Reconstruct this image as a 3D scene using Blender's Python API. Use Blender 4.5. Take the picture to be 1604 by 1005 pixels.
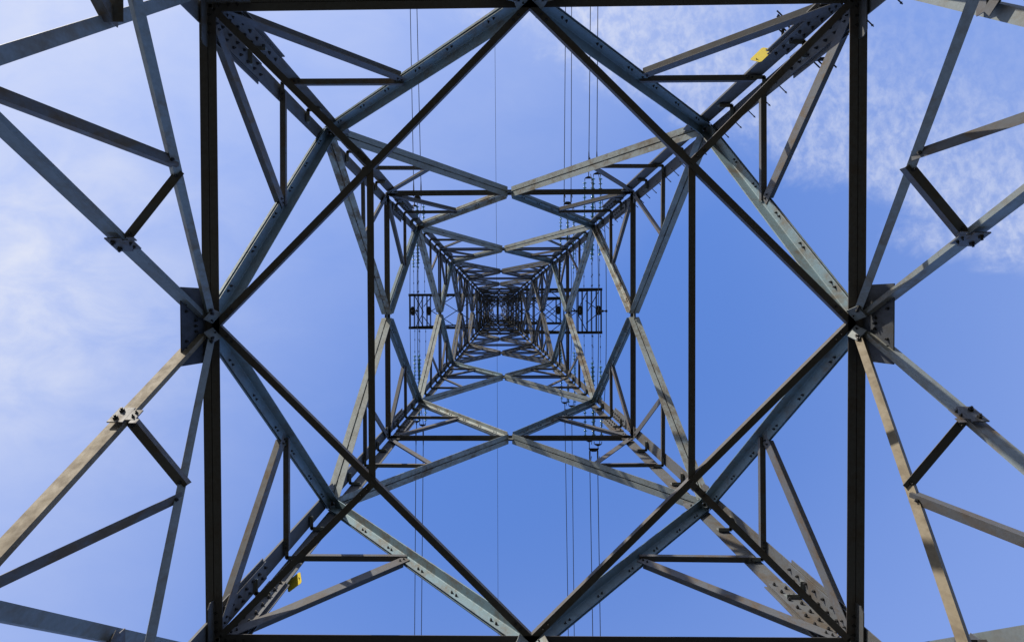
import bpy, bmesh, math, random
from mathutils import Vector, Matrix
random.seed(7)
V = Vector
rad = math.radians
for o in list(bpy.data.objects): bpy.data.objects.remove(o, do_unlink=True)
SC = bpy.context.scene
COL = SC.collection

# ------------------------------------------------------------------ camera
EYE = 1.6                      # eye height above the grass; "h" below means height above the eye
F, TAPER, W0 = 1069.0, 0.0756, 4.2
CX, CY = -0.4403, -0.1815
ra, rb, rc = 0.0175, 0.0207, -0.0043
Rm = Matrix.Rotation(ra, 3, 'X') @ Matrix.Rotation(rb, 3, 'Y') @ Matrix.Rotation(rc, 3, 'Z')
cam = bpy.data.cameras.new('camera')
cam_o = bpy.data.objects.new('camera', cam); COL.objects.link(cam_o)
cam.sensor_width = 36.0; cam.lens = 36.0 * F / 1604
cam.shift_x = (802 - 747.75) / 1604; cam.shift_y = (501.2 - 502.5) / 1604
cam.clip_start = 0.05; cam.clip_end = 5000
Rt = Rm.transposed()
right, down, fwd = Rt @ V((1,0,0)), Rt @ V((0,1,0)), Rt @ V((0,0,1))
M3 = Matrix((right, -down, -fwd)).transposed()
cam_o.matrix_world = Matrix.Translation((CX, CY, EYE)) @ M3.to_4x4()
SC.camera = cam_o
def U(px, py, h):
    """point at height h above the eye seen at a given place of the photograph (used to survey positions)"""
    d = Rt @ V(((px - 747.75) / F, (py - 501.2) / F, 1)); d /= d.z
    return V((CX + d.x * h, CY + d.y * h, h + EYE))

# ------------------------------------------------------------------ sun and sky
SUN_EL = rad(26)
sdir = V((-0.56, -0.73, 0)).normalized() * math.cos(SUN_EL) + V((0, 0, math.sin(SUN_EL)))
sl = bpy.data.lights.new('sun', 'SUN'); sl.energy = 2.9; sl.angle = rad(0.5); sl.color = (1.0, 0.92, 0.79)
so = bpy.data.objects.new('sun', sl); COL.objects.link(so)
so.rotation_euler = sdir.to_track_quat('Z', 'Y').to_euler(); so.location = (0, 0, 80)
W = bpy.data.worlds.new('World'); SC.world = W; W.use_nodes = True
nt = W.node_tree; nt.nodes.clear()
def N(tree, t, **kw):
    n = tree.nodes.new(t)
    for k, v in kw.items(): setattr(n, k, v)
    return n
def mth(tree, op, a, b=None, c=None, clamp=False):
    n = tree.nodes.new('ShaderNodeMath'); n.operation = op; n.use_clamp = clamp
    for i, x in enumerate((a, b, c)):
        if x is None: continue
        if isinstance(x, (int, float)): n.inputs[i].default_value = x
        else: tree.links.new(x, n.inputs[i])
    return n.outputs[0]
def sstep(tree, x, a, b):
    n = tree.nodes.new('ShaderNodeMapRange'); n.interpolation_type = 'SMOOTHSTEP'
    tree.links.new(x, n.inputs[0]); n.inputs[1].default_value = a; n.inputs[2].default_value = b
    return n.outputs[0]
sky = N(nt, 'ShaderNodeTexSky', sky_type='NISHITA', sun_disc=False)
sky.sun_elevation = SUN_EL; sky.sun_rotation = math.atan2(sdir.x, sdir.y)
sky.air_density = 1.0; sky.dust_density = 0.0; sky.ozone_density = 3.0; sky.altitude = 100
tc = N(nt, 'ShaderNodeTexCoord'); sep = N(nt, 'ShaderNodeSeparateXYZ'); nt.links.new(tc.outputs['Generated'], sep.inputs[0])
zz = mth(nt, 'MAXIMUM', sep.outputs[2], 0.05)
gx, gy = mth(nt, 'DIVIDE', sep.outputs[0], zz), mth(nt, 'DIVIDE', sep.outputs[1], zz)   # position on a flat cloud deck
cmb = N(nt, 'ShaderNodeCombineXYZ'); nt.links.new(gx, cmb.inputs[0]); nt.links.new(gy, cmb.inputs[1])
def noise(scale, detail=6, rough=.55, dist=0, mapping=None):
    n = N(nt, 'ShaderNodeTexNoise'); n.inputs['Scale'].default_value = scale; n.inputs['Detail'].default_value = detail
    n.inputs['Roughness'].default_value = rough; n.inputs['Distortion'].default_value = dist
    src = cmb.outputs[0]
    if mapping:
        mp = N(nt, 'ShaderNodeMapping'); mp.inputs['Rotation'].default_value[2] = mapping[0]; mp.inputs['Scale'].default_value = mapping[1]
        mp.inputs['Location'].default_value = mapping[2]
        nt.links.new(src, mp.inputs[0]); src = mp.outputs[0]
    nt.links.new(src, n.inputs['Vector']); return n.outputs['Fac']
big = noise(1.6, 4, .5); mid = noise(7, 6, .6, .4, (rad(-25), (1, 1.8, 1), (3, 1, 0))); rip = noise(50, 4, .62, .3, (rad(-50), (1, .75, 1), (0, 0, 0)))
fine = noise(85, 4, .65, .2)
# streak of cirrocumulus: band along the line gy = 0.49*gx - 0.50
u_ = mth(nt, 'ADD', mth(nt, 'SUBTRACT', gy, mth(nt, 'MULTIPLY', gx, 0.49)), 0.49)
u_ = mth(nt, 'ADD', u_, mth(nt, 'MULTIPLY', mth(nt, 'SUBTRACT', mid, .5), .22))
lower = sstep(nt, u_, 0.105, 0.03)
upper = sstep(nt, u_, -0.24, 0.0)
upper2 = mth(nt, 'ADD', mth(nt, 'MULTIPLY', upper, .8), mth(nt, 'MULTIPLY', sstep(nt, u_, -.75, -.1), .2))
tex = sstep(nt, mth(nt, 'ADD', mth(nt, 'MULTIPLY', rip, .7), mth(nt, 'MULTIPLY', fine, .3)), .34, .68)
rb_ = mth(nt, 'MULTIPLY', mth(nt, 'MULTIPLY', lower, upper2), mth(nt, 'ADD', mth(nt, 'MULTIPLY', tex, .35), .14))
rb_ = mth(nt, 'MULTIPLY', rb_, sstep(nt, gx, -.15, .10))
# thin veil towards the left and the upper left
vx = mth(nt, 'SUBTRACT', mth(nt, 'SUBTRACT', .075, mth(nt, 'MULTIPLY', gx, .5)), mth(nt, 'MULTIPLY', gy, .55))
vx = mth(nt, 'ADD', vx, mth(nt, 'MULTIPLY', mth(nt, 'SUBTRACT', big, .5), .25))
vx = mth(nt, 'MINIMUM', mth(nt, 'MAXIMUM', vx, 0.0), .7)
veil = mth(nt, 'MULTIPLY', vx, mth(nt, 'ADD', .65, mth(nt, 'MULTIPLY', mid, .6)))
tuft = mth(nt, 'MULTIPLY', mth(nt, 'MULTIPLY', sstep(nt, gx, -.25, -.75), sstep(nt, mth(nt, 'ABSOLUTE', mth(nt, 'ADD', gy, .03)), .34, .02)), mth(nt, 'MULTIPLY', sstep(nt, mid, .15, .9), .5))
veil = mth(nt, 'ADD', veil, tuft)
r_xy = mth(nt, 'SQRT', mth(nt, 'ADD', mth(nt, 'MULTIPLY', gx, gx), mth(nt, 'MULTIPLY', gy, gy)))
veil = mth(nt, 'ADD', veil, mth(nt, 'MULTIPLY', sstep(nt, mth(nt, 'ADD', r_xy, mth(nt, 'MULTIPLY', mth(nt, 'SUBTRACT', big, .5), .3)), .22, .95), .16))   # the air whitens away from the zenith
tot = mth(nt, 'MINIMUM', mth(nt, 'ADD', rb_, veil), .95)
tint = N(nt, 'ShaderNodeMix', data_type='RGBA', blend_type='MULTIPLY'); tint.inputs[0].default_value = 1
gm = N(nt, 'ShaderNodeGamma'); gm.inputs[1].default_value = .6; nt.links.new(sky.outputs[0], gm.inputs[0]); nt.links.new(gm.outputs[0], tint.inputs['A']); tint.inputs['B'].default_value = (.62, .94, 1.744, 1)
mx = N(nt, 'ShaderNodeMix', data_type='RGBA'); nt.links.new(tot, mx.inputs[0])
nt.links.new(tint.outputs['Result'], mx.inputs['A']); mx.inputs['B'].default_value = (2.65, 2.8, 3.3, 1)
bg = N(nt, 'ShaderNodeBackground'); bg.inputs[1].default_value = 0.15
nt.links.new(mx.outputs['Result'], bg.inputs[0]); wo = N(nt, 'ShaderNodeOutputWorld'); nt.links.new(bg.outputs[0], wo.inputs[0])
SC.view_settings.view_transform = 'Standard'; SC.view_settings.look = 'None'; SC.view_settings.gamma = 1
SC.view_settings.exposure = 0.915

# ------------------------------------------------------------------ materials
def mat(name, base, dirt=None, rough=.5, metal=0.0, dscale=2.0, damt=.75, streak=True, rnd=.35):
    m = bpy.data.materials.new(name); m.use_nodes = True; t = m.node_tree; b = t.nodes['Principled BSDF']
    b.inputs['Roughness'].default_value = rough; b.inputs['Metallic'].default_value = metal
    if dirt is None: b.inputs['Base Color'].default_value = (*base, 1); return m
    co = N(t, 'ShaderNodeTexCoord')
    def nz(s, d, r, sc=(1,1,1)):
        mp = N(t, 'ShaderNodeMapping'); mp.inputs['Scale'].default_value = sc; t.links.new(co.outputs['Object'], mp.inputs[0])
        n = N(t, 'ShaderNodeTexNoise'); n.inputs['Scale'].default_value = s; n.inputs['Detail'].default_value = d; n.inputs['Roughness'].default_value = r
        t.links.new(mp.outputs[0], n.inputs['Vector']); return n.outputs['Fac']
    n1 = nz(dscale, 6, .6); n2 = nz(28, 4, .6); n3 = nz(9, 3, .6, (1.6, 1.6, .6))
    oi = N(t, 'ShaderNodeObjectInfo')
    k = sstep(t, mth(t, 'ADD', mth(t, 'MULTIPLY', n1, .65), mth(t, 'MULTIPLY', n3, .35)), .42, .66)
    k = mth(t, 'MULTIPLY', k, damt)
    k = mth(t, 'MULTIPLY', k, mth(t, 'ADD', .4, oi.outputs['Random']), clamp=True)
    mix = N(t, 'ShaderNodeMix', data_type='RGBA'); t.links.new(k, mix.inputs[0])
    mix.inputs['A'].default_value = (*base, 1); mix.inputs['B'].default_value = (*dirt, 1)
    hsv = N(t, 'ShaderNodeHueSaturation'); t.links.new(mix.outputs['Result'], hsv.inputs['Color'])
    v = mth(t, 'ADD', mth(t, 'MULTIPLY', n2, .5), .75)
    v = mth(t, 'MULTIPLY', v, mth(t, 'ADD', 1 - rnd / 2, mth(t, 'MULTIPLY', oi.outputs['Random'], rnd)))
    t.links.new(v, hsv.inputs['Value']); t.links.new(hsv.outputs[0], b.inputs['Base Color'])
    r = mth(t, 'ADD', rough - .12, mth(t, 'MULTIPLY', n3, .3)); t.links.new(r, b.inputs['Roughness'])
    bu = N(t, 'ShaderNodeBump'); bu.inputs['Strength'].default_value = .15; bu.inputs['Distance'].default_value = .004
    t.links.new(n2, bu.inputs['Height']); t.links.new(bu.outputs[0], b.inputs['Normal'])
    return m
STEEL = mat('galvanised_steel', (.20, .232, .24), (.15, .108, .062), .62, .12, 1.7)
PALE = mat('pale_galvanised_steel', (.31, .35, .345), (.15, .11, .065), .66, .04, 2.6, .9)
TEAL = mat('blue_grey_galvanised_steel', (.15, .225, .265), (.13, .11, .08), .62, .06, 2.2, .8)
LEGM = mat('leg_steel', (.105, .112, .12), (.085, .066, .046), .6, .12, 2.2, .8)
SECM = mat('brown_grey_steel', (.10, .105, .115), (.10, .07, .042), .62, .1, 3.0, .9)
TAN = mat('sunlit_tan_rusty_steel', (.22, .18, .12), (.12, .09, .055), .7, .0, 5.0)  # rusty steel, with the warm tone of two sunlit bars put into its colour
STEEL_D = mat('weathered_steel', (.085, .082, .082), (.075, .052, .036), .6, .1)
BOLT = mat('bolt_steel', (.025, .024, .024), None, .6)
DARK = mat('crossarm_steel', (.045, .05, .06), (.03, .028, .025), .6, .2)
WIRE = mat('aluminium_wire', (.06, .065, .08), None, .5, .3)
GLASS = mat('green_insulator_glass', (.10, .30, .31), None, .15); GLASS.node_tree.nodes['Principled BSDF'].inputs['Transmission Weight'].default_value = .55
HARD = mat('line_hardware', (.03,.03,.035), None, .55)
YEL = mat('yellow_sign_paint', (.72, .56, .015), (.55, .42, .03), .5, 0, 8, .5)
CONC = mat('concrete', (.32, .31, .28), (.2, .19, .16), .9, 0)
GRASS = mat('meadow_grass', (.030, .036, .018), (.055, .045, .032), .95, 0, .15, 1.0)

# ------------------------------------------------------------------ mesh helpers
def link(name, bm, m, parent=None, bolts=False):
    me = bpy.data.meshes.new(name)
    # move the mesh so that the object's origin sits on it
    me_o = bpy.data.objects.new(name, me)
    if len(bm.verts):
        c = sum((v.co for v in bm.verts), V()) / len(bm.verts)
    else: c = V()
    bmesh.ops.translate(bm, verts=bm.verts, vec=-c)
    bmesh.ops.recalc_face_normals(bm, faces=bm.faces)
    bm.to_mesh(me); bm.free()
    for x in (m if isinstance(m, (list, tuple)) else [m]): me.materials.append(x)
    COL.objects.link(me_o); me_o.location = c
    if parent:
        off = WORLD.get(parent.name, V())
        me_o.parent = parent; me_o.location = c - off
    WORLD[me_o.name] = c
    return me_o
WORLD = {}
def thing(name, loc, label, cat, group=None):
    o = bpy.data.objects.new(name, None); COL.objects.link(o); o.location = loc; o.empty_display_size = .3
    o['label'] = label; o['category'] = cat
    if group: o['group'] = group
    WORLD[o.name] = V(loc); return o
def tag(o, label, cat, group=None):
    o['label'] = label; o['category'] = cat
    if group: o['group'] = group
def prism(bm, prof, p0, p1, u, v, mi=0):
    """sweep a closed profile [(a,b),...] in the u,v frame from p0 to p1"""
    a = [bm.verts.new(p0 + u * x + v * y) for x, y in prof]
    b = [bm.verts.new(p1 + u * x + v * y) for x, y in prof]
    n = len(prof); fs = [bm.faces.new(a[::-1]), bm.faces.new(b)]
    for i in range(n): fs.append(bm.faces.new((a[i], a[(i+1) % n], b[(i+1) % n], b[i])))
    for f in fs: f.material_index = mi
def angle(bm, p0, p1, u, v, b, t=.012, c=None):
    """steel angle: corner on the line p0-p1, one leg along u, the other along v"""
    c = c or b; r = t * .8
    prism(bm, [(0,0),(b,0),(b,t*.7),(b-t*.3,t),(t+r,t),(t+r*.3,t+r*.3),(t,t+r),(t,c-t*.3),(t*.7,c),(0,c)], p0, p1, u, v)
def frame(p0, p1, hint):
    """unit axis, the hint direction made perpendicular to it, and the third direction"""
    d = (p1 - p0).normalized(); v = (hint - d * hint.dot(d)).normalized(); u = v.cross(d).normalized()
    return d, u, v
def double_angle(bm, p0, p1, out, b, gap=.016, t=.012, web=None):
    d, u, v = frame(p0, p1, out); web = web or b
    angle(bm, p0 + u * gap / 2, p1 + u * gap / 2, u, v, b, t, web)
    angle(bm, p0 - u * gap / 2, p1 - u * gap / 2, -u, v, b, t, web)
    return d, u, v
def box(bm, c, u, v, w, a, b, h, mi=0):
    """box centred at c, half sizes a,b,h along u,v,w"""
    prism(bm, [(-a,-b),(a,-b),(a,b),(-a,b)], c - w * h, c + w * h, u, v, mi)
def bolt(bm, p, n, r=.016, h=.014, mi=1):
    n = n.normalized(); u = n.orthogonal().normalized(); v = n.cross(u)
    pr = [(r * math.cos(k * math.pi / 3), r * math.sin(k * math.pi / 3)) for k in range(6)]
    prism(bm, pr, p - n * .004, p + n * h, u, v, mi)
    pr = [(x * .5, y * .5) for x, y in pr]; prism(bm, pr, p + n * h, p + n * (h + .016), u, v, mi)
def tube(bm, pts, r, seg=8, mi=0):
    rings = []
    for i, p in enumerate(pts):
        d = (pts[min(i+1, len(pts)-1)] - pts[max(i-1, 0)]).normalized()
        u = d.cross(V((0.13, .07, 1)).normalized()); u.normalize(); v = d.cross(u)
        rings.append([bm.verts.new(p + (u * math.cos(2*math.pi*k/seg) + v * math.sin(2*math.pi*k/seg)) * (r[i] if isinstance(r, list) else r)) for k in range(seg)])
    for a, b in zip(rings, rings[1:]):
        for k in range(seg): bm.faces.new((a[k], a[(k+1) % seg], b[(k+1) % seg], b[k])).material_index = mi
    bm.faces.new(rings[0][::-1]); bm.faces.new(rings[-1])
NB = bmesh.new
Z = V((0, 0, 1))

# ------------------------------------------------------------------ ground
bm = NB(); n = 40
for i in range(n + 1):
    for j in range(n + 1):
        x, y = [(k / n * 2 - 1) for k in (i, j)]; x, y = x * abs(x) * 1500, y * abs(y) * 1500
        r = math.hypot(x, y); bm.verts.new((x, y, (math.sin(x * .02) + math.cos(y * .017 + 1)) * .6 * min(1, max(0, (r - 15) / 60))))
bm.verts.ensure_lookup_table()
for i in range(n):
    for j in range(n):
        a = i * (n + 1) + j; bm.faces.new([bm.verts[k] for k in (a, a + n + 1, a + n + 2, a + 1)])
g = link('ground', bm, GRASS); g['kind'] = 'structure'

# ------------------------------------------------------------------ the tower
def w(h): return W0 - TAPER * h
H = dict(A=7.667, B=11.95, C=16.452, D=20.493, E=24.829, F=27.939, G=31.024, H=33.8, I=36.25, J=38.8, K=41.6, L=44.5, M=47.2, P=52.2)
TOWER = thing('transmission_tower', (0, 0, 0), 'tall grey galvanised steel lattice power pylon seen straight up from between its four legs', 'pylon')
def P(fx, fy, h): return V((fx * w(h), fy * w(h), h + EYE))
FACES = [(V((0,-1,0)), V((1,0,0))), (V((1,0,0)), V((0,1,0))), (V((0,1,0)), V((-1,0,0))), (V((-1,0,0)), V((0,-1,0)))]
def fp(face, s, h):
    """point in a tower face: s = -1..1 across it, h = height over the eye"""
    nrm, tan = FACES[face]; return nrm * w(h) + tan * (s * w(h)) + Z * (h + EYE)
def fout(face): nrm, tan = FACES[face]; return (nrm * 1.0 + Z * TAPER).normalized()
part = lambda name, bm, m=None: link(name, bm, m or [STEEL, BOLT], TOWER)

# legs: two angles set corner to corner, daylight through the slot between them
def leg_b(h): return .25 if h < 18 else (.215 if h < 26 else (.18 if h < 34 else .13))
segs = [(-EYE, 18.0), (18.0, 26.5), (26.5, 34.0), (34.0, 47.2), (47.2, 52.2)]
for sx, sy in ((-1,-1), (1,-1), (1,1), (-1,1)):
    bm = NB(); ux, uy = V((sx,0,0)), V((0,sy,0))
    for h0, h1 in segs:
        b = leg_b((h0 + h1) / 2) if h1 < 47.5 else .09; g = .052 if h0 < 18 else .04
        if h0 > 34: g = .02
        p0, p1 = P(sx, sy, h0), P(sx, sy, h1); d = (p1 - p0).normalized()
        u = (ux - d * ux.dot(d)).normalized(); v = (uy - d * uy.dot(d)).normalized()
        t = .02 if h0 < 20 else .015
        # first angle: arms outward along x and inward along y; second: the other two quadrant arms
        angle(bm, p0 + u * g/2 - v * g/2, p1 + u * g/2 - v * g/2, u, -v, b, t)
        angle(bm, p0 - u * g/2 + v * g/2, p1 - u * g/2 + v * g/2, -u, v, b, t)
    LEG = part('leg', bm, [LEGM, BOLT])
    # battens tying the two angles, each a small stepped cleat inside the corner
    hs = []
    lv = [H[k] for k in 'ABCDEFGHIJ']
    for a, c in zip(lv, lv[1:]):
        k = 4 if c - a > 3.5 else (3 if c - a > 2.9 else 2)
        hs += [a + (c - a) * (i + (.5 if k < 3 else 0)) / k for i in range(k)]
    for h in hs:
        b = leg_b(h) * .82; g = .03
        bm = NB(); c = P(sx, sy, h)
        for q, o_ in ((-ux, -uy), (-uy, -ux)):
            # lies on the inner face of the arm that runs along q, its flat leg facing the ground
            s_ = c + q * .012 + o_ * -.004 + o_ * (.0)
            angle(bm, s_, s_ + q * b, o_, Z, .055, .012, .12)
        for q, o_ in ((-ux, -uy), (-uy, -ux)):
            for k in (.5, .8): bolt(bm, c + q * b * k + o_ * .01 + Z * .055, o_, .014, .012)
        link('batten', bm, [STEEL, BOLT], LEG)
    # bolted splices
    for h0, h1, nb in ((7.95, 9.15, 6), (17.15, 18.35, 6), (25.4, 26.5, 5)):
        bm = NB(); p0, p1 = P(sx, sy, h0), P(sx, sy, h1); d = (p1 - p0).normalized(); b = leg_b(h0)
        for q, o_ in ((-ux, -uy), (-uy, -ux)):
            for side in (1, -1):       # plate inside, plate outside
                off = (.017 if side == 1 else -.0175 - (.02 if h0 < 17 else .015)) - (.026 if h0 < 17.9 else .02) * (1 if side > 0 else 1)
                off = off if side == 1 else off
                wdt = b + (.035 if side == -1 else -.01)
                c0, c1 = p0 + q * (.03 + wdt / 2), p1 + q * (.03 + wdt / 2)
                u2 = (q - d * q.dot(d)).normalized(); v2 = (o_ - d * o_.dot(d)).normalized()
                prism(bm, [(-wdt/2,-.007),(wdt/2,-.007),(wdt/2,.007),(-wdt/2,.007)], c0 + v2 * (off if side == 1 else -.05), c1 + v2 * (off if side == 1 else -.05), u2, v2)
            for k in range(nb * 2):
                f = (k + .6) / (nb * 2 + .2); pos = p0.lerp(p1, f) + q * (.03 + b * (.30 + .42 * (k % 2)))
                bolt(bm, pos + v2 * 0.0, v2, .02, .022)
        link('splice_plate', bm, [LEGM, BOLT], LEG)
    if (sx, sy) == (1, -1):
        for k in range(44):
            h = 7.2 + k * .47
            if h > 27.5: break
            if 7.9 < h < 9.3: continue
            b = leg_b(h); c = P(sx, sy, h) + V((0, 1, 0)) * (b * .88) + V((.03, 0, 0)); bm = NB(); dd = V((1, 1, 0)).normalized()
            tube(bm, [c - dd * .03, c + dd * .17], .008, 6); bolt(bm, c + dd * .168, dd, .013, .008, 0)
            link('step_bolt', bm, [DARK], LEG)
        for h, along, base in ((9.05, V((0,-1,0)), V((-.10, -.02, 0))), (9.0, V((1,0,0)), V((.02, .12, 0)))):
            bm = NB(); c = P(sx, sy, h) + base * 1.2; e = c + along * .42
            angle(bm, c, e, Z, along.cross(Z), .04, .006)
            for k in range(4):
                q = c.lerp(e, .45 + k * .17); dd = (V((-1,-1,0)) if along.y else V((1,1,0))).normalized()
                tube(bm, [q - dd * .03, q + dd * .14], .011, 6)
            link('climbing_guard', bm, [DARK], LEG)
        bm = NB()
        c = P(sx, sy, 8.6) + V((-.20, 0, 0))
        tube(bm, [c, c + V((-.22, -.26, .02))], .012, 6); tube(bm, [c + V((-.0, -.02, 0)), c + V((.20, -.28, 0))], .010, 6)
        link('climbing_guard', bm, [DARK], LEG)

# face bracing --------------------------------------------------------
def gusset(face, s, h, hw, hh, extra=0, m=None, off=.0, drop=0, bolts=()):
    nrm, tan = FACES[face]; c = fp(face, s, h) + fout(face) * off - Z * drop; out = fout(face); up = tan.cross(out).normalized()
    if up.z < 0: up = -up
    bm = NB()
    ch = min(hw, hh) * .35
    prof = [(-hw, -hh+ch), (-hw+ch, -hh), (hw-ch, -hh), (hw, -hh+ch), (hw, hh-ch), (hw-ch, hh), (-hw+ch, hh), (-hw, hh-ch)] if not extra else [(-hw,-hh),(hw,-hh),(hw,hh),(-hw,hh)]
    prism(bm, prof, c - out * .006, c + out * .006, tan, up)
    for a, b in bolts: bolt(bm, c + tan * a - out * .006 + up * b, -out, .017, .02)
    part('gusset_plate', bm, m or [STEEL, BOLT])
def brace(face, s0, h0, s1, h1, b, end0=0, end1=0, stem_down=False, gap=.026, stem=None):
    """two angles back to back on the gusset: stems lie in the tower face, outstanding legs point in and out"""
    p0, p1 = fp(face, s0, h0), fp(face, s1, h1); L = (p1 - p0).length; d = (p1 - p0).normalized()
    p0, p1 = p0 + d * end0, p1 - d * end1; out = fout(face); stem = stem or b
    d, u, v = frame(p0, p1, out)
    if u.z > 0: u = -u
    if not stem_down: u = -u
    bm = NB(); sh = -u * b * .3
    for k in (-1, 1):
        angle(bm, p0 + sh + v * k * gap / 2, p1 + sh + v * k * gap / 2, u, v * k, stem, .012, b)
    n = max(2, int(L / .8))
    p0 = p0 + jit(.006); p1 = p1 + jit(.006)
    for k in range(n):
        c = p0.lerp(p1, (k + .6 + random.uniform(-.06, .06)) / (n + .2))
        if stem_down:
            for e in (-.05, .05): bolt(bm, c + sh + u * (stem * .72) + d * e - v * (gap / 2 + .012), -v, .0165, .014)
        else:
            box(bm, c + sh + u * .045, u, v, d, .04, gap / 2 - .001, .06, 1)
    part('diagonal_brace', bm, [LEGM if h0 > 27.5 else TEAL if h0 < 9 else (PALE if not stem_down or random.random() < .4 else TEAL), BOLT])
def jit(a=.011): return V((random.uniform(-a, a), random.uniform(-a, a), random.uniform(-a, a) * .5))
def single(name, p0, p1, inw, b, end0=0, end1=0, flip=1, t=.009, m=None):
    d0 = (p1 - p0).normalized(); p0, p1 = p0 + d0 * (end0 + random.uniform(-.02, .02)) + jit(), p1 - d0 * (end1 + random.uniform(-.01, .02)) + jit()
    d, u, v = frame(p0, p1, inw); bm = NB()
    angle(bm, p0 - u * flip * b / 2, p1 - u * flip * b / 2, u * flip, v, b, t)
    for p, s_ in ((p0, 1), (p1, -1)):
        for e in (.05, .12): bolt(bm, p + d * s_ * e, -v, .015, .014)
    return part(name, bm, [SECM, BOLT])

lv = list('ABCDEFGHIJ')
BR = dict(AB=.15, BC=.112, CD=.115, DE=.10, EF=.10, FG=.09, GH=.09, HI=.085, IJ=.085)
for i in range(4):
    nrm, tan = FACES[i]; out = fout(i)
    for a, c in zip(lv, lv[1:]):
        b = BR[a + c]; ha, hc = H[a], H[c]; mid_low = a in 'ACEG I'
        idx = lv.index(a); mid_low = idx % 2 == 0
        for s in (-1, 1):
            if mid_low: brace(i, s * .012, ha, s, hc, b, .10, .10, True)
            else: brace(i, s, ha, s * .012, hc, b, .12, .06)
            # redundant members: mid leg to mid brace and panel corner to mid brace
            if idx < 7:
                hm = (ha + hc) / 2; sb = s * (w(ha if not mid_low else hc) * .5) / w(hm)
                q = fp(i, sb, hm); rbz = (.16, .08) if idx == 0 else ((.12, .075) if idx < 3 else (.09, .07))
                inn = -out
                single('horizontal_strut', fp(i, s, hm) - out * .02, q - out * .02, Z, rbz[1], .14, .04, flip=s)
                corner = fp(i, s, ha) if mid_low else fp(i, s, hc)
                single('secondary_brace', corner - out * .03, q - out * .03, out, rbz[0], .18, .03, flip=s, m=[STEEL, BOLT])
    # horizontals with two flanges flat underneath
    for k, b in (('A', .092), ('C', .062), ('E', .055), ('G', .055), ('I', .06), ('J', .06), ('H', .055)):
        h = H[k]; bm = NB(); p0, p1 = fp(i, -1, h), fp(i, 1, h); d = (p1 - p0).normalized()
        double_angle(bm, p0 + d * .06, p1 - d * .06, Z, b, .008, .012)
        part('horizontal_beam', bm, [STEEL_D, BOLT])
    # gussets
    gusset(i, 0, 7.44, .42, .29, 1, [DARK, BOLT], .07, 0, [(a, b) for b in (.18, -.2) for a in (-.32, -.24, -.16, .16, .24, .32)] + [(a, b) for a in (-.06, 0, .06) for b in (0,)])
    gusset(i, 0, H['C'], .14, .12); gusset(i, 0, H['E'], .12, .11); gusset(i, 0, H['G'], .12, .1)
    for k, hw in (('A', .26), ('B', .20), ('C', .15), ('D', .16), ('E', .13), ('F', .14), ('G', .12)):
        for s in (-1, 1):
            gusset(i, s * (1 - hw / w(H[k]) * .9), H[k], hw, .15 if k in 'AB' else .12, 0, [LEGM, BOLT], .0, 0, [(a * hw, 0.0) for a in (-.4, 0, .4)])

# plan bracing --------------------------------------------------------
def plan(h, b, corner=True, cross=True, t=.009):
    mids = [fp(i, 0, h) - FACES[i][0] * .05 for i in range(4)]
    dz = V((0, 0, .0))
    for i in range(4):
        p0, p1 = mids[i], mids[(i + 1) % 4]
        d = (p1 - p0).normalized(); outd = (p0 + p1); outd.z = 0; outd.normalize(); bm = NB()
        e = -.02
        angle(bm, p0 + d * e - outd * b * .5 - dz, p1 - d * e - outd * b * .5 - dz, outd, Z, b, t, b * 1.0)
        for p, s_ in ((p0, 1), (p1, -1)):
            for q in (.18, .26): bolt(bm, p + d * s_ * q, -Z, .016, .014)
        part('plan_brace', bm, [STEEL_D, BOLT])
        if corner:
            c = (p0 + p1) / 2 - Z * .012; cr = V((outd.x * 1.4142, outd.y * 1.4142, 0)); k = P(1 if outd.x > 0 else -1, 1 if outd.y > 0 else -1, h) - Z * .012
            dd = (c - k).normalized(); q = dd.cross(Z); bm = NB()
            angle(bm, k + dd * .12 - q * b * .5, c - dd * .0 - q * b * .5, q, Z, b, t)
            for e2 in (.1, .2): bolt(bm, c - dd * e2, -Z, .016, .014)
            part('plan_brace', bm, [STEEL_D, BOLT])
    if cross:
        for s in (-1, 1):
            x = s * w(h) / 2; y = w(h) / 2 ; bm = NB()
            p0, p1 = V((x - s * 0.01, -y + .03, h + EYE + .012)), V((x - s * 0.01, y - .03, h + EYE + .012))
            angle(bm, p0 - V((s * -.5 * b, 0, 0)), p1 - V((s * -.5 * b, 0, 0)), V((-s, 0, 0)), Z, b, t)
            part('plan_brace', bm, [STEEL_D, BOLT])
plan(H['A'], .078)
plan(H['J'], .055, False, False); plan(H['K'], .05, True, False); plan(H['L'], .05, True, False); plan(H['M'], .04, False, False)

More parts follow.
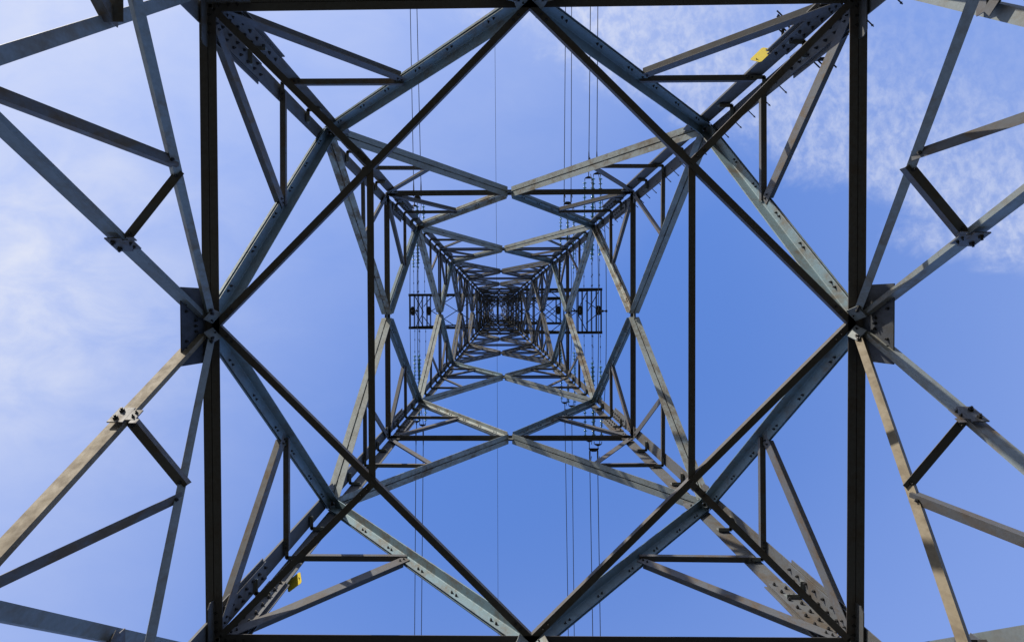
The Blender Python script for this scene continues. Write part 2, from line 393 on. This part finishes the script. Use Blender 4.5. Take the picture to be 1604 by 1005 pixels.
# leg extension panel below the lowest horizontal -----------------------------
for i in range(4):
    nrm, tan = FACES[i]; out = fout(i)
    for s in (-1, 1):
        m_ = fp(i, 0, H['A']) + tan * s * .10 - Z * .12
        slope = .50                      # sideways run per metre of drop
        def q(h, e=0): return nrm * w(h) + tan * s * ((H['A'] - h) * slope) + Z * (h + EYE)
        hf = (slope * H['A'] - W0) / (slope - TAPER)
        foot = q(hf)
        d, u, v = frame(m_, foot, out); bm = NB()
        if u.z > 0: u = -u
        angle(bm, m_ + d * .02 + u * .02, foot - d * .15 + u * .02, -u, v, .055, .012, .135)
        part('main_diagonal', bm, [TAN if i == 3 and s < 0 else STEEL, BOLT])
        # hip member coming inward from the middle of the beam
        hip = (nrm + tan * s) * 2.88 + Z * (4.4 + EYE); c0 = m_ - nrm * .06 + tan * s * .03
        d, u, v = frame(c0, hip, -nrm * .75 + Z * -.9); bm = NB()
        angle(bm, c0 + u * .038, hip + u * .038, -u, -v, .078, .009)
        bolt(bm, c0 + d * .07, v, .022, .02); part('hip_brace', bm, [TAN if i == 1 and s > 0 else STEEL, BOLT])
        bm = NB(); cc = c0 - d * .03; r_ = Matrix.Rotation(.55 * s, 3, v); box(bm, cc + v * .006, r_ @ d, r_ @ u, v, .085, .075, .006)
        bolt(bm, cc + d * .06 + v * .012, v, .020, .02); bolt(bm, cc - d * .05 + u * .02 + v * .012, v, .012, .01); part('cleat_plate', bm)
        r1 = c0.lerp(hip, .463)
        q1 = q(6.08); n_ = q(4.29)
        # cleat and short strut
        dd = (foot - m_).normalized(); up2 = dd.cross(out)
        k1 = (r1 - q1).normalized(); bm = NB(); qc = q1 + out * .05 - up2 * 0
        dn = (dd.cross(out)); dn = dn if dn.z < 0 else -dn; qd = q1 + dn * .03 + out * .06
        box(bm, qd - out * .02, dd, out, dn, .11, .075, .006); box(bm, qd - out * .14 + dd * .0, dd, out, dn, .075, .05, .005)
        box(bm, qd - out * .19 + dd * .09, dd, out, dn, .03, .035, .004)
        for e in (-.03, .03): bolt(bm, qd - out * .15 + dd * e + dn * .005, dn, .014, .014)
        for e in (-.055, .055): bolt(bm, qd + dd * e + dn * .006, dn, .024, .022)
        part('cleat_plate', bm, [SECM, BOLT])
        bm = NB(); k = (r1 - q1).normalized(); d, u, v = frame(q1, r1, Z * -1)
        angle(bm, q1 + k * .03 + u * .042, r1 + k * .03 + u * .042, -u, -v, .084, .008)
        bolt(bm, q1 + k * .09, v, .017, .015); bolt(bm, r1 - k * .03, v, .017, .015); part('short_strut', bm, [SECM, BOLT])
        r2 = c0.lerp(hip, .495); d, u, v = frame(r2, n_, -nrm); bm = NB()
        angle(bm, r2 - d * .04 + u * .042, n_ + u * .042, -u, -v, .085, .008); bolt(bm, r2 + d * .04, v, .017, .015); part('secondary_brace', bm, [SECM, BOLT])
        # face member from the leg joint down to the main diagonal
        c1 = fp(i, s, 7.45); d, u, v = frame(c1, n_, out); bm = NB()
        angle(bm, c1 + d * .15 - u * .06 + out * .02, n_ - u * .06 + out * .02, u, v, .122, .011); part('face_brace', bm)
        f0 = c1.lerp(n_, .5)
        lg = fp(i, s, f0.z - EYE); bm = NB(); d, u, v = frame(f0, lg, Z); angle(bm, f0 - out * .03, lg - d * .12 - out * .03, u, v, .12, .010); part('short_strut', bm, [SECM, BOLT])
        if s > 0:
            lg = (nrm + tan) * w(4.4) + Z * (4.4 + EYE); bm = NB(); d, u, v = frame(hip, lg, Z); angle(bm, hip, lg, u, v, .09, .009); part('short_strut', bm, [SECM, BOLT])
        lg = fp(i, s, 4.5); d, u, v = frame(f0, lg, out); bm = NB(); angle(bm, f0 - out * .06, lg - d * .1 - out * .02, u, v, .10, .009); part('short_strut', bm, [SECM, BOLT])
    # footing
for sx, sy in ((-1,-1), (1,-1), (1,1), (-1,1)):
    bm = NB(); c = P(sx, sy, -EYE)
    prism(bm, [(-.55,-.55),(.55,-.55),(.55,.55),(-.55,.55)], V((c.x, c.y, -.6)), V((c.x, c.y, .28)), V((1,0,0)), V((0,1,0)))
    prism(bm, [(-.42,-.42),(.42,-.42),(.42,.42),(-.42,.42)], V((c.x, c.y, .283)), V((c.x, c.y, .42)), V((1,0,0)), V((0,1,0)))
    part('footing', bm, CONC)

# cage between the crossarms and the peak ---------------------------------
cg = [38.8, 40.2, 41.6, 43.05, 44.5, 45.85, 47.2]
for i in range(4):
    for a, c in zip(cg, cg[1:]):
        low = cg.index(a) % 2 == 0
        for s in (-1, 1):
            bm = NB(); p0, p1 = fp(i, s * .04 if low else s, a), fp(i, s if low else s * .04, c); d, u, v = frame(p0, p1, fout(i))
            angle(bm, p0 - u * .04, p1 - u * .04, u, v, .085, .008); part('cage_brace', bm, DARK)
            m0, m1 = fp(i, s * .98, (a + c) / 2), fp(i, s * .5, (a + c) / 2); bm = NB(); d, u, v = frame(m0, m1, Z)
            angle(bm, m0 - u * .02, m1 - u * .02, u, v, .05, .006); part('cage_strut', bm, DARK)
        bm = NB(); p0, p1 = fp(i, -1, c), fp(i, 1, c); d, u, v = frame(p0, p1, Z); double_angle(bm, p0, p1, Z, .05, .008, .008)
        part('cage_beam', bm, DARK)
    for h0, h1 in ((47.2, 48.6), (48.6, 50.0), (50.0, 51.4)):
        for s in (-1, 1):
            bm = NB(); p0, p1 = fp(i, -s, h0), fp(i, s, h1); d, u, v = frame(p0, p1, fout(i)); angle(bm, p0 + v * .008 * s, p1 + v * .008 * s, u, v * s, .05, .006); part('peak_brace', bm, DARK)
bm = NB(); p0, p1 = V((-.03, -w(44.5), 44.6 + EYE)), V((-.03, w(44.5), 44.6 + EYE)); double_angle(bm, p0, p1, Z, .06, .01, .01); part('cage_beam', bm, DARK)
bm = NB(); box(bm, V((0, 0, 52.25 + EYE)), V((1,0,0)), V((0,1,0)), Z, .05, .34, .03); part('peak_plate', bm, DARK)

# crossarms -----------------------------------------------------------
X1, Y1 = V((1,0,0)), V((0,1,0))
def crossarm(h, sgn, x_end, yh, bars, blobs, lat):
    """h height, x_end tip, yh half width, bars x of the cross beams"""
    z = h + EYE; x0 = w(h) * sgn
    bm = NB(); e = x_end + sgn * .02
    for s in (-1, 1): double_angle(bm, V((x0, s * yh, z)), V((e, s * yh, z)), Z, .078, .0, .012)
    double_angle(bm, V((x_end - sgn * .05, -yh, z)), V((x_end - sgn * .05, yh, z)), Z, .035, .0, .01)
    arm = link('crossarm', bm, DARK, TOWER)
    def sub(name, bm): return link(name, bm, DARK, arm)
    for x in blobs: sub('hanger_bracket', _blobmesh(h, [x]))
    for s in (-1, 1):
        bm = NB(); a, c = V((x0 * .86, s * w(h + 2.3) * 1.0, z + 2.3)), V((x_end - sgn * .15, s * yh, z + .12)); d, u, v = frame(a, c, Z)
        angle(bm, a, c, u, v, .09, .01); sub('top_chord', bm)
        for k in range(1, 4):
            f = k / 4; q = a.lerp(c, f); bm = NB(); angle(bm, V((q.x, s * yh, z + .06)), q, V((0, -s, 0)), V((-1,0,0)), .05, .006); sub('web_strut', bm)
            q2 = a.lerp(c, f - .25); bm = NB(); e = V((q.x, s * yh, z + .06)); d, u, v = frame(e, q2, Y1); angle(bm, e, q2, u, v, .05, .006); sub('web_strut', bm)
    for x in bars:
        bm = NB(); bz = z - .07; double_angle(bm, V((x, -yh, bz)), V((x, yh, bz)), Z, .04, .01, .01); sub('cross_beam', bm)
    for (xa, ya, xb, yb) in lat:
        bm = NB(); p0, p1 = V((xa, ya, z + .02)), V((xb, yb, z + .02)); d, u, v = frame(p0, p1, Z); angle(bm, p0, p1, u, v, .045, .006); sub('lattice_bar', bm)
    return arm
def _blobmesh(h, blobs):
    bm = NB()
    for x in blobs:
        c = V((x, -.03, h + EYE - .13)); prism(bm, [(-.16,-.10),(-.07,-.27),(.07,-.27),(.16,-.10),(.16,.10),(.07,.27),(-.07,.27),(-.16,.10)], c, c + Z * .02, X1, Y1)
        box(bm, c - Z * .10, X1, Y1, Z, .02, .12, .11); box(bm, c - Z * .2, X1, Y1, Z, .05, .05, .03)
    return bm
def xs(h, pxs): return [U(p, 487, h).x for p in pxs]
def zig(x0, x1, n, yh):
    out = []
    for k in range(n):
        a, b = x0 + (x1 - x0) * k / n, x0 + (x1 - x0) * (k + 1) / n
        out += [(a, -yh, b, 0), (a, yh, b, 0), (a, 0, b, -yh), (a, 0, b, yh)]
    return out
hr, hl, hu = 38.8, 41.6, 44.5
crossarm(hr, 1, 5.82, 1.22, xs(hr, (905, 911.7, 919.4, 926.3, 933.8, 941.3)), xs(hr, (908, 937)), zig(w(hr), 4.4, 2, 1.2) + [(4.5, -.2, 5.0, -1.2), (4.5, .2, 5.0, 1.2), (4.9, -.6, 5.6, -.1), (4.9, .7, 5.6, .1), (5.0, 0, 5.6, -1.1)])
crossarm(hl, -1, -5.49, 1.0, xs(hl, (642.7, 649.3, 655.8, 661.8, 669, 674.5)), xs(hl, (647, 672)), zig(-w(hl), -4.1, 2, .98) + [(-5.1, -.95, -4.6, .0), (-5.1, .95, -4.6, 0), (-5.1, 0, -4.6, .9), (-5.1, 0, -4.6, -.9), (-4.6, -.3, -4.1, -.95), (-4.6, .3, -4.1, .95)])
crossarm(hu, 1, 4.72, .82, xs(hu, (871, 877.5, 883, 893)), xs(hu, (874, 890)), zig(w(hu), 3.7, 3, .8))

# ------------------------------------------------------------------ insulators and wires
def strand(a, b, sag, n=12):
    return [a.lerp(b, k / n) - Z * (sag * 4 * (k / n) * (1 - k / n)) for k in range(n + 1)]
def insulator_set(anchor_xs, y0, y1, h, x_yoke, sgn, label, ndisc=17):
    """tension set: from the crossarm edge y0 out to the yoke at y1"""
    z = h + EYE; t = thing('insulator_set', (x_yoke, y0, z), label, 'insulator', 'glass tension insulator sets on the crossarms')
    dy = 1 if y1 > y0 else -1; ends = []
    drop = .55
    def zz(y): return z - drop * abs(y - y0) / abs(y1 - y0)
    ya = y0 + dy * 1.6; yb = y1 - dy * .62
    for j, x in enumerate(anchor_xs):
        hy = (j // 2) * .22 * dy
        # link chain with shackles
        bm = NB(); p0, p1 = V((x, y0, z - .05)), V((x, ya + hy, zz(ya)))
        tube(bm, [p0, p1], .011, 6)
        for f in (.12, .45, .9): q = p0.lerp(p1, f); box(bm, q, X1, Y1, Z, .022, .05, .022)
        link('link_rod', bm, HARD, t)
        bm = NB(); pa, pb = p1, V((x, yb + hy, zz(yb))); d = (pb - pa).normalized(); n = ndisc; L = (pb - pa).length
        pts, rr = [], []
        for k in range(n):
            s = (k + .25) / n * L; st = L / n
            for ds, r in ((0, .03), (st*.18, .045), (st*.24, .105), (st*.34, .11), (st*.40, .05), (st*.6, .03)):
                pts.append(pa + d * (s + ds)); rr.append(r)
        tube(bm, pts, rr, 12); o = link('disc_string', bm, GLASS, t)
        for pl in o.data.polygons: pl.use_smooth = True
        ends.append(pb)
    # sub yokes joining pairs, then the main yoke
    for j in (0, 2):
        a, b = ends[j], ends[j + 1]; c = (a + b) / 2; bm = NB()
        for e in (a, b): tube(bm, [e, e + Y1 * dy * .14], .02, 6)
        prism(bm, [(-.20, 0), (.20, 0), (.20, .05), (.06, .13), (-.06, .13), (-.20, .05)], a.lerp(b, .5) + Y1 * dy * .13 - Z * .012, a.lerp(b, .5) + Y1 * dy * .13 + Z * .012, X1, Y1 * dy)
        link('yoke_plate', bm, HARD, t)
    m1, m2 = (ends[0] + ends[1]) / 2, (ends[2] + ends[3]) / 2; zc = zz(y1); bm = NB()
    for e in (m1, m2): tube(bm, [e + Y1 * dy * .2, V((e.x, y1 - dy * .03, zc))], .024, 6)
    cx = (m1.x + m2.x) / 2; hw = abs(m1.x - m2.x) / 2
    prism(bm, [(-hw - .05, 0), (hw + .05, 0), (hw, .13), (.1, .20), (-.1, .20), (-hw, .13)], V((cx, y1 - dy * .03, zc - .015)), V((cx, y1 - dy * .03, zc + .015)), X1, Y1 * dy)
    link('yoke_plate', bm, HARD, t)
    bm = NB()
    for s in (-1, 1):
        q = V((cx + s * .22, y1 + dy * .12, zc)); tube(bm, [q, q + Y1 * dy * .5, q + Y1 * dy * .9], [.045, .04, .025], 8)
        tube(bm, [q + Y1 * dy * .42, q + Y1 * dy * .5 + V((.03, 0, -.16)), q + V((.05, dy * .25, -.28))], .022, 6)
    link('dead_end_clamp', bm, HARD, t)
    return cx, zc
def wire(pts, r, label, cat='power line', group='overhead line wires'):
    bm = NB(); tube(bm, pts, r, 8); o = link('overhead_wire', bm, WIRE); tag(o, label, cat, group); return o
phases = [ # h, anchors top (px), yoke y top px, anchors bottom, yoke y bottom, arm yh, name, jumper px, wires end x px top/bottom
    (hr, (914.3, 926.0, 927.6, 938.6), 266, (914.8, 927.0, 928.5, 940.2), 702, 1.22, 'wide right crossarm', (937.6, 949.7), ((925, 936.6), (928.6, 940.5))),
    (hu, (877.3, 887.6, 888.6, 897.6), 320, (878.5, 888.2, 889.4, 899.0), 641, .82, 'narrow inner right crossarm', (895.4, 903.0), ((886, 895.5), (890.3, 899.6))),
    (hl, (648.0, 654.3, 655.6, 665.0), 311, (650.5, 656.8, 658.2, 667.5), 671, 1.0, 'left crossarm', (642.3, 653.5), ((642.4, 652.8), (649.4, 660.0)))]
for h, at, yt, ab, yb, yh, nm, jp, (et, eb) in phases:
    res = []
    for anch, ypx, s, lab in ((at, yt, -1, 'upper'), (ab, yb, 1, 'lower')):
        axs = [U(p, 487 + s * 110, h).x for p in anch]
        y1 = U(anch[1], ypx, h - .5).y
        cx, zc = insulator_set(axs, s * yh, y1, h, sum(axs) / 4, s, 'green glass insulator strings on the %s side of the %s' % (lab, nm))
        res.append((cx, zc, y1, s))
        ends = et if s < 0 else eb
        for j, e in enumerate(ends):
            q = V((cx + (-.22, .22)[j], y1 + s * .9, zc)); py = 5 if s < 0 else 995
            # height where the wire leaves the frame: it keeps the twin spacing, then sags on towards the next tower
            hh = (zc - EYE) - .9; far = U(e, py, hh); slope = (far - q); run = abs(slope.y)
            pts = []
            for k in range(25):
                f = (k / 24) ** 1.3; yy = abs(f * 150 / run)     # multiples of the first stretch
                dz = slope.z * yy * (1 - .5 * f * 150 / 170)
                pts.append(V((q.x + slope.x * yy, q.y + slope.y * yy, q.z + dz)))
            wire(pts, .0215, '%s twin power line from the %s to the %s edge' % (('left', 'right')[j], nm, 'top' if s < 0 else 'bottom'))
    # jumper loops under the arm
    (cx, zc, ya, _), (cx2, zc2, yb_, _) = res
    for j, p in enumerate(jp):
        a = V((cx + (-.17, .27)[j], ya + .3, zc - .28)); c = V((cx2 + (-.17, .27)[j], yb_ - .3, zc2 - .28)); mdp = U(p, 487, h - 2.4)
        pts = []
        for k in range(21):
            f = k / 20; y = a.y + (c.y - a.y) * f; g_ = 4 * f * (1 - f); g2 = 1 - abs(2 * f - 1) ** 3.0
            base = a.lerp(c, f); pts.append(V((base.x + (mdp.x - base.x) * g2, y, base.z + (mdp.z - base.z) * g2)))
        wire(pts, .019, '%s jumper wire looping beneath the %s' % (('left', 'right')[j], nm), 'jumper wire', 'jumper loops')
    bm = NB(); a, c = U(jp[0], 487, h - 2.4), U(jp[1], 487, h - 2.4)
    tube(bm, [a, c], .03, 6)
    for e in (a, c, a.lerp(c, .5)): box(bm, e, X1, Y1, Z, .05, .06, .05)
    o = link('wire_spacer', bm, HARD); tag(o, 'small spacer on the jumper wires under the %s' % nm, 'spacer', 'jumper spacers')
# earth wire over the peak
for s, e, nm in ((-1, (775, 30), 'top'), (1, (780.3, 985), 'bottom')):
    pk = V((-.02, s * .05, 52.3 + EYE)); far = U(e[0], e[1], 51.0); sl_ = far - pk
    pts = [pk + sl_ * (k / 20 * 6) + Z * (-(sl_.z) * (k / 20 * 6) * .5 * (k / 20)) for k in range(21)]
    wire(pts, .013, 'thin single earth wire from the tower peak towards the %s of the photo' % nm, 'earth wire', 'earth wires')

# warning plates
def sign(c, xdir, ydir, label):
    bm = NB(); n = xdir.cross(ydir).normalized(); rr = .02; a, b = .12, .10
    prism(bm, [(-a+rr,-b),(a-rr,-b),(a,-b+rr),(a,b-rr),(a-rr,b),(-a+rr,b),(-a,b-rr),(-a,-b+rr)], c - n * .002, c + n * .002, xdir, ydir)
    for e in (-.09, .09): bolt(bm, c + xdir * e + n * .002, n, .009, .006); bolt(bm, c + xdir * e - n * .002, -n, .009, .006)
    o = link('warning_sign', bm, [YEL, BOLT]); tag(o, label, 'sign', 'yellow plates on the legs')
c = U(1193, 86, 9.25); sign(c, V((.72, -.69, 0)), V((-.45, -.45, .77)).normalized(), 'small yellow plate on the outer side of the top right leg')
n_s = V((-.50, -.66, -.56)).normalized(); xd = n_s.cross(Z).normalized(); c = U(461, 911, 9.4); sign(c, xd, n_s.cross(xd), 'small bright yellow plate on the outer side of the bottom left leg')
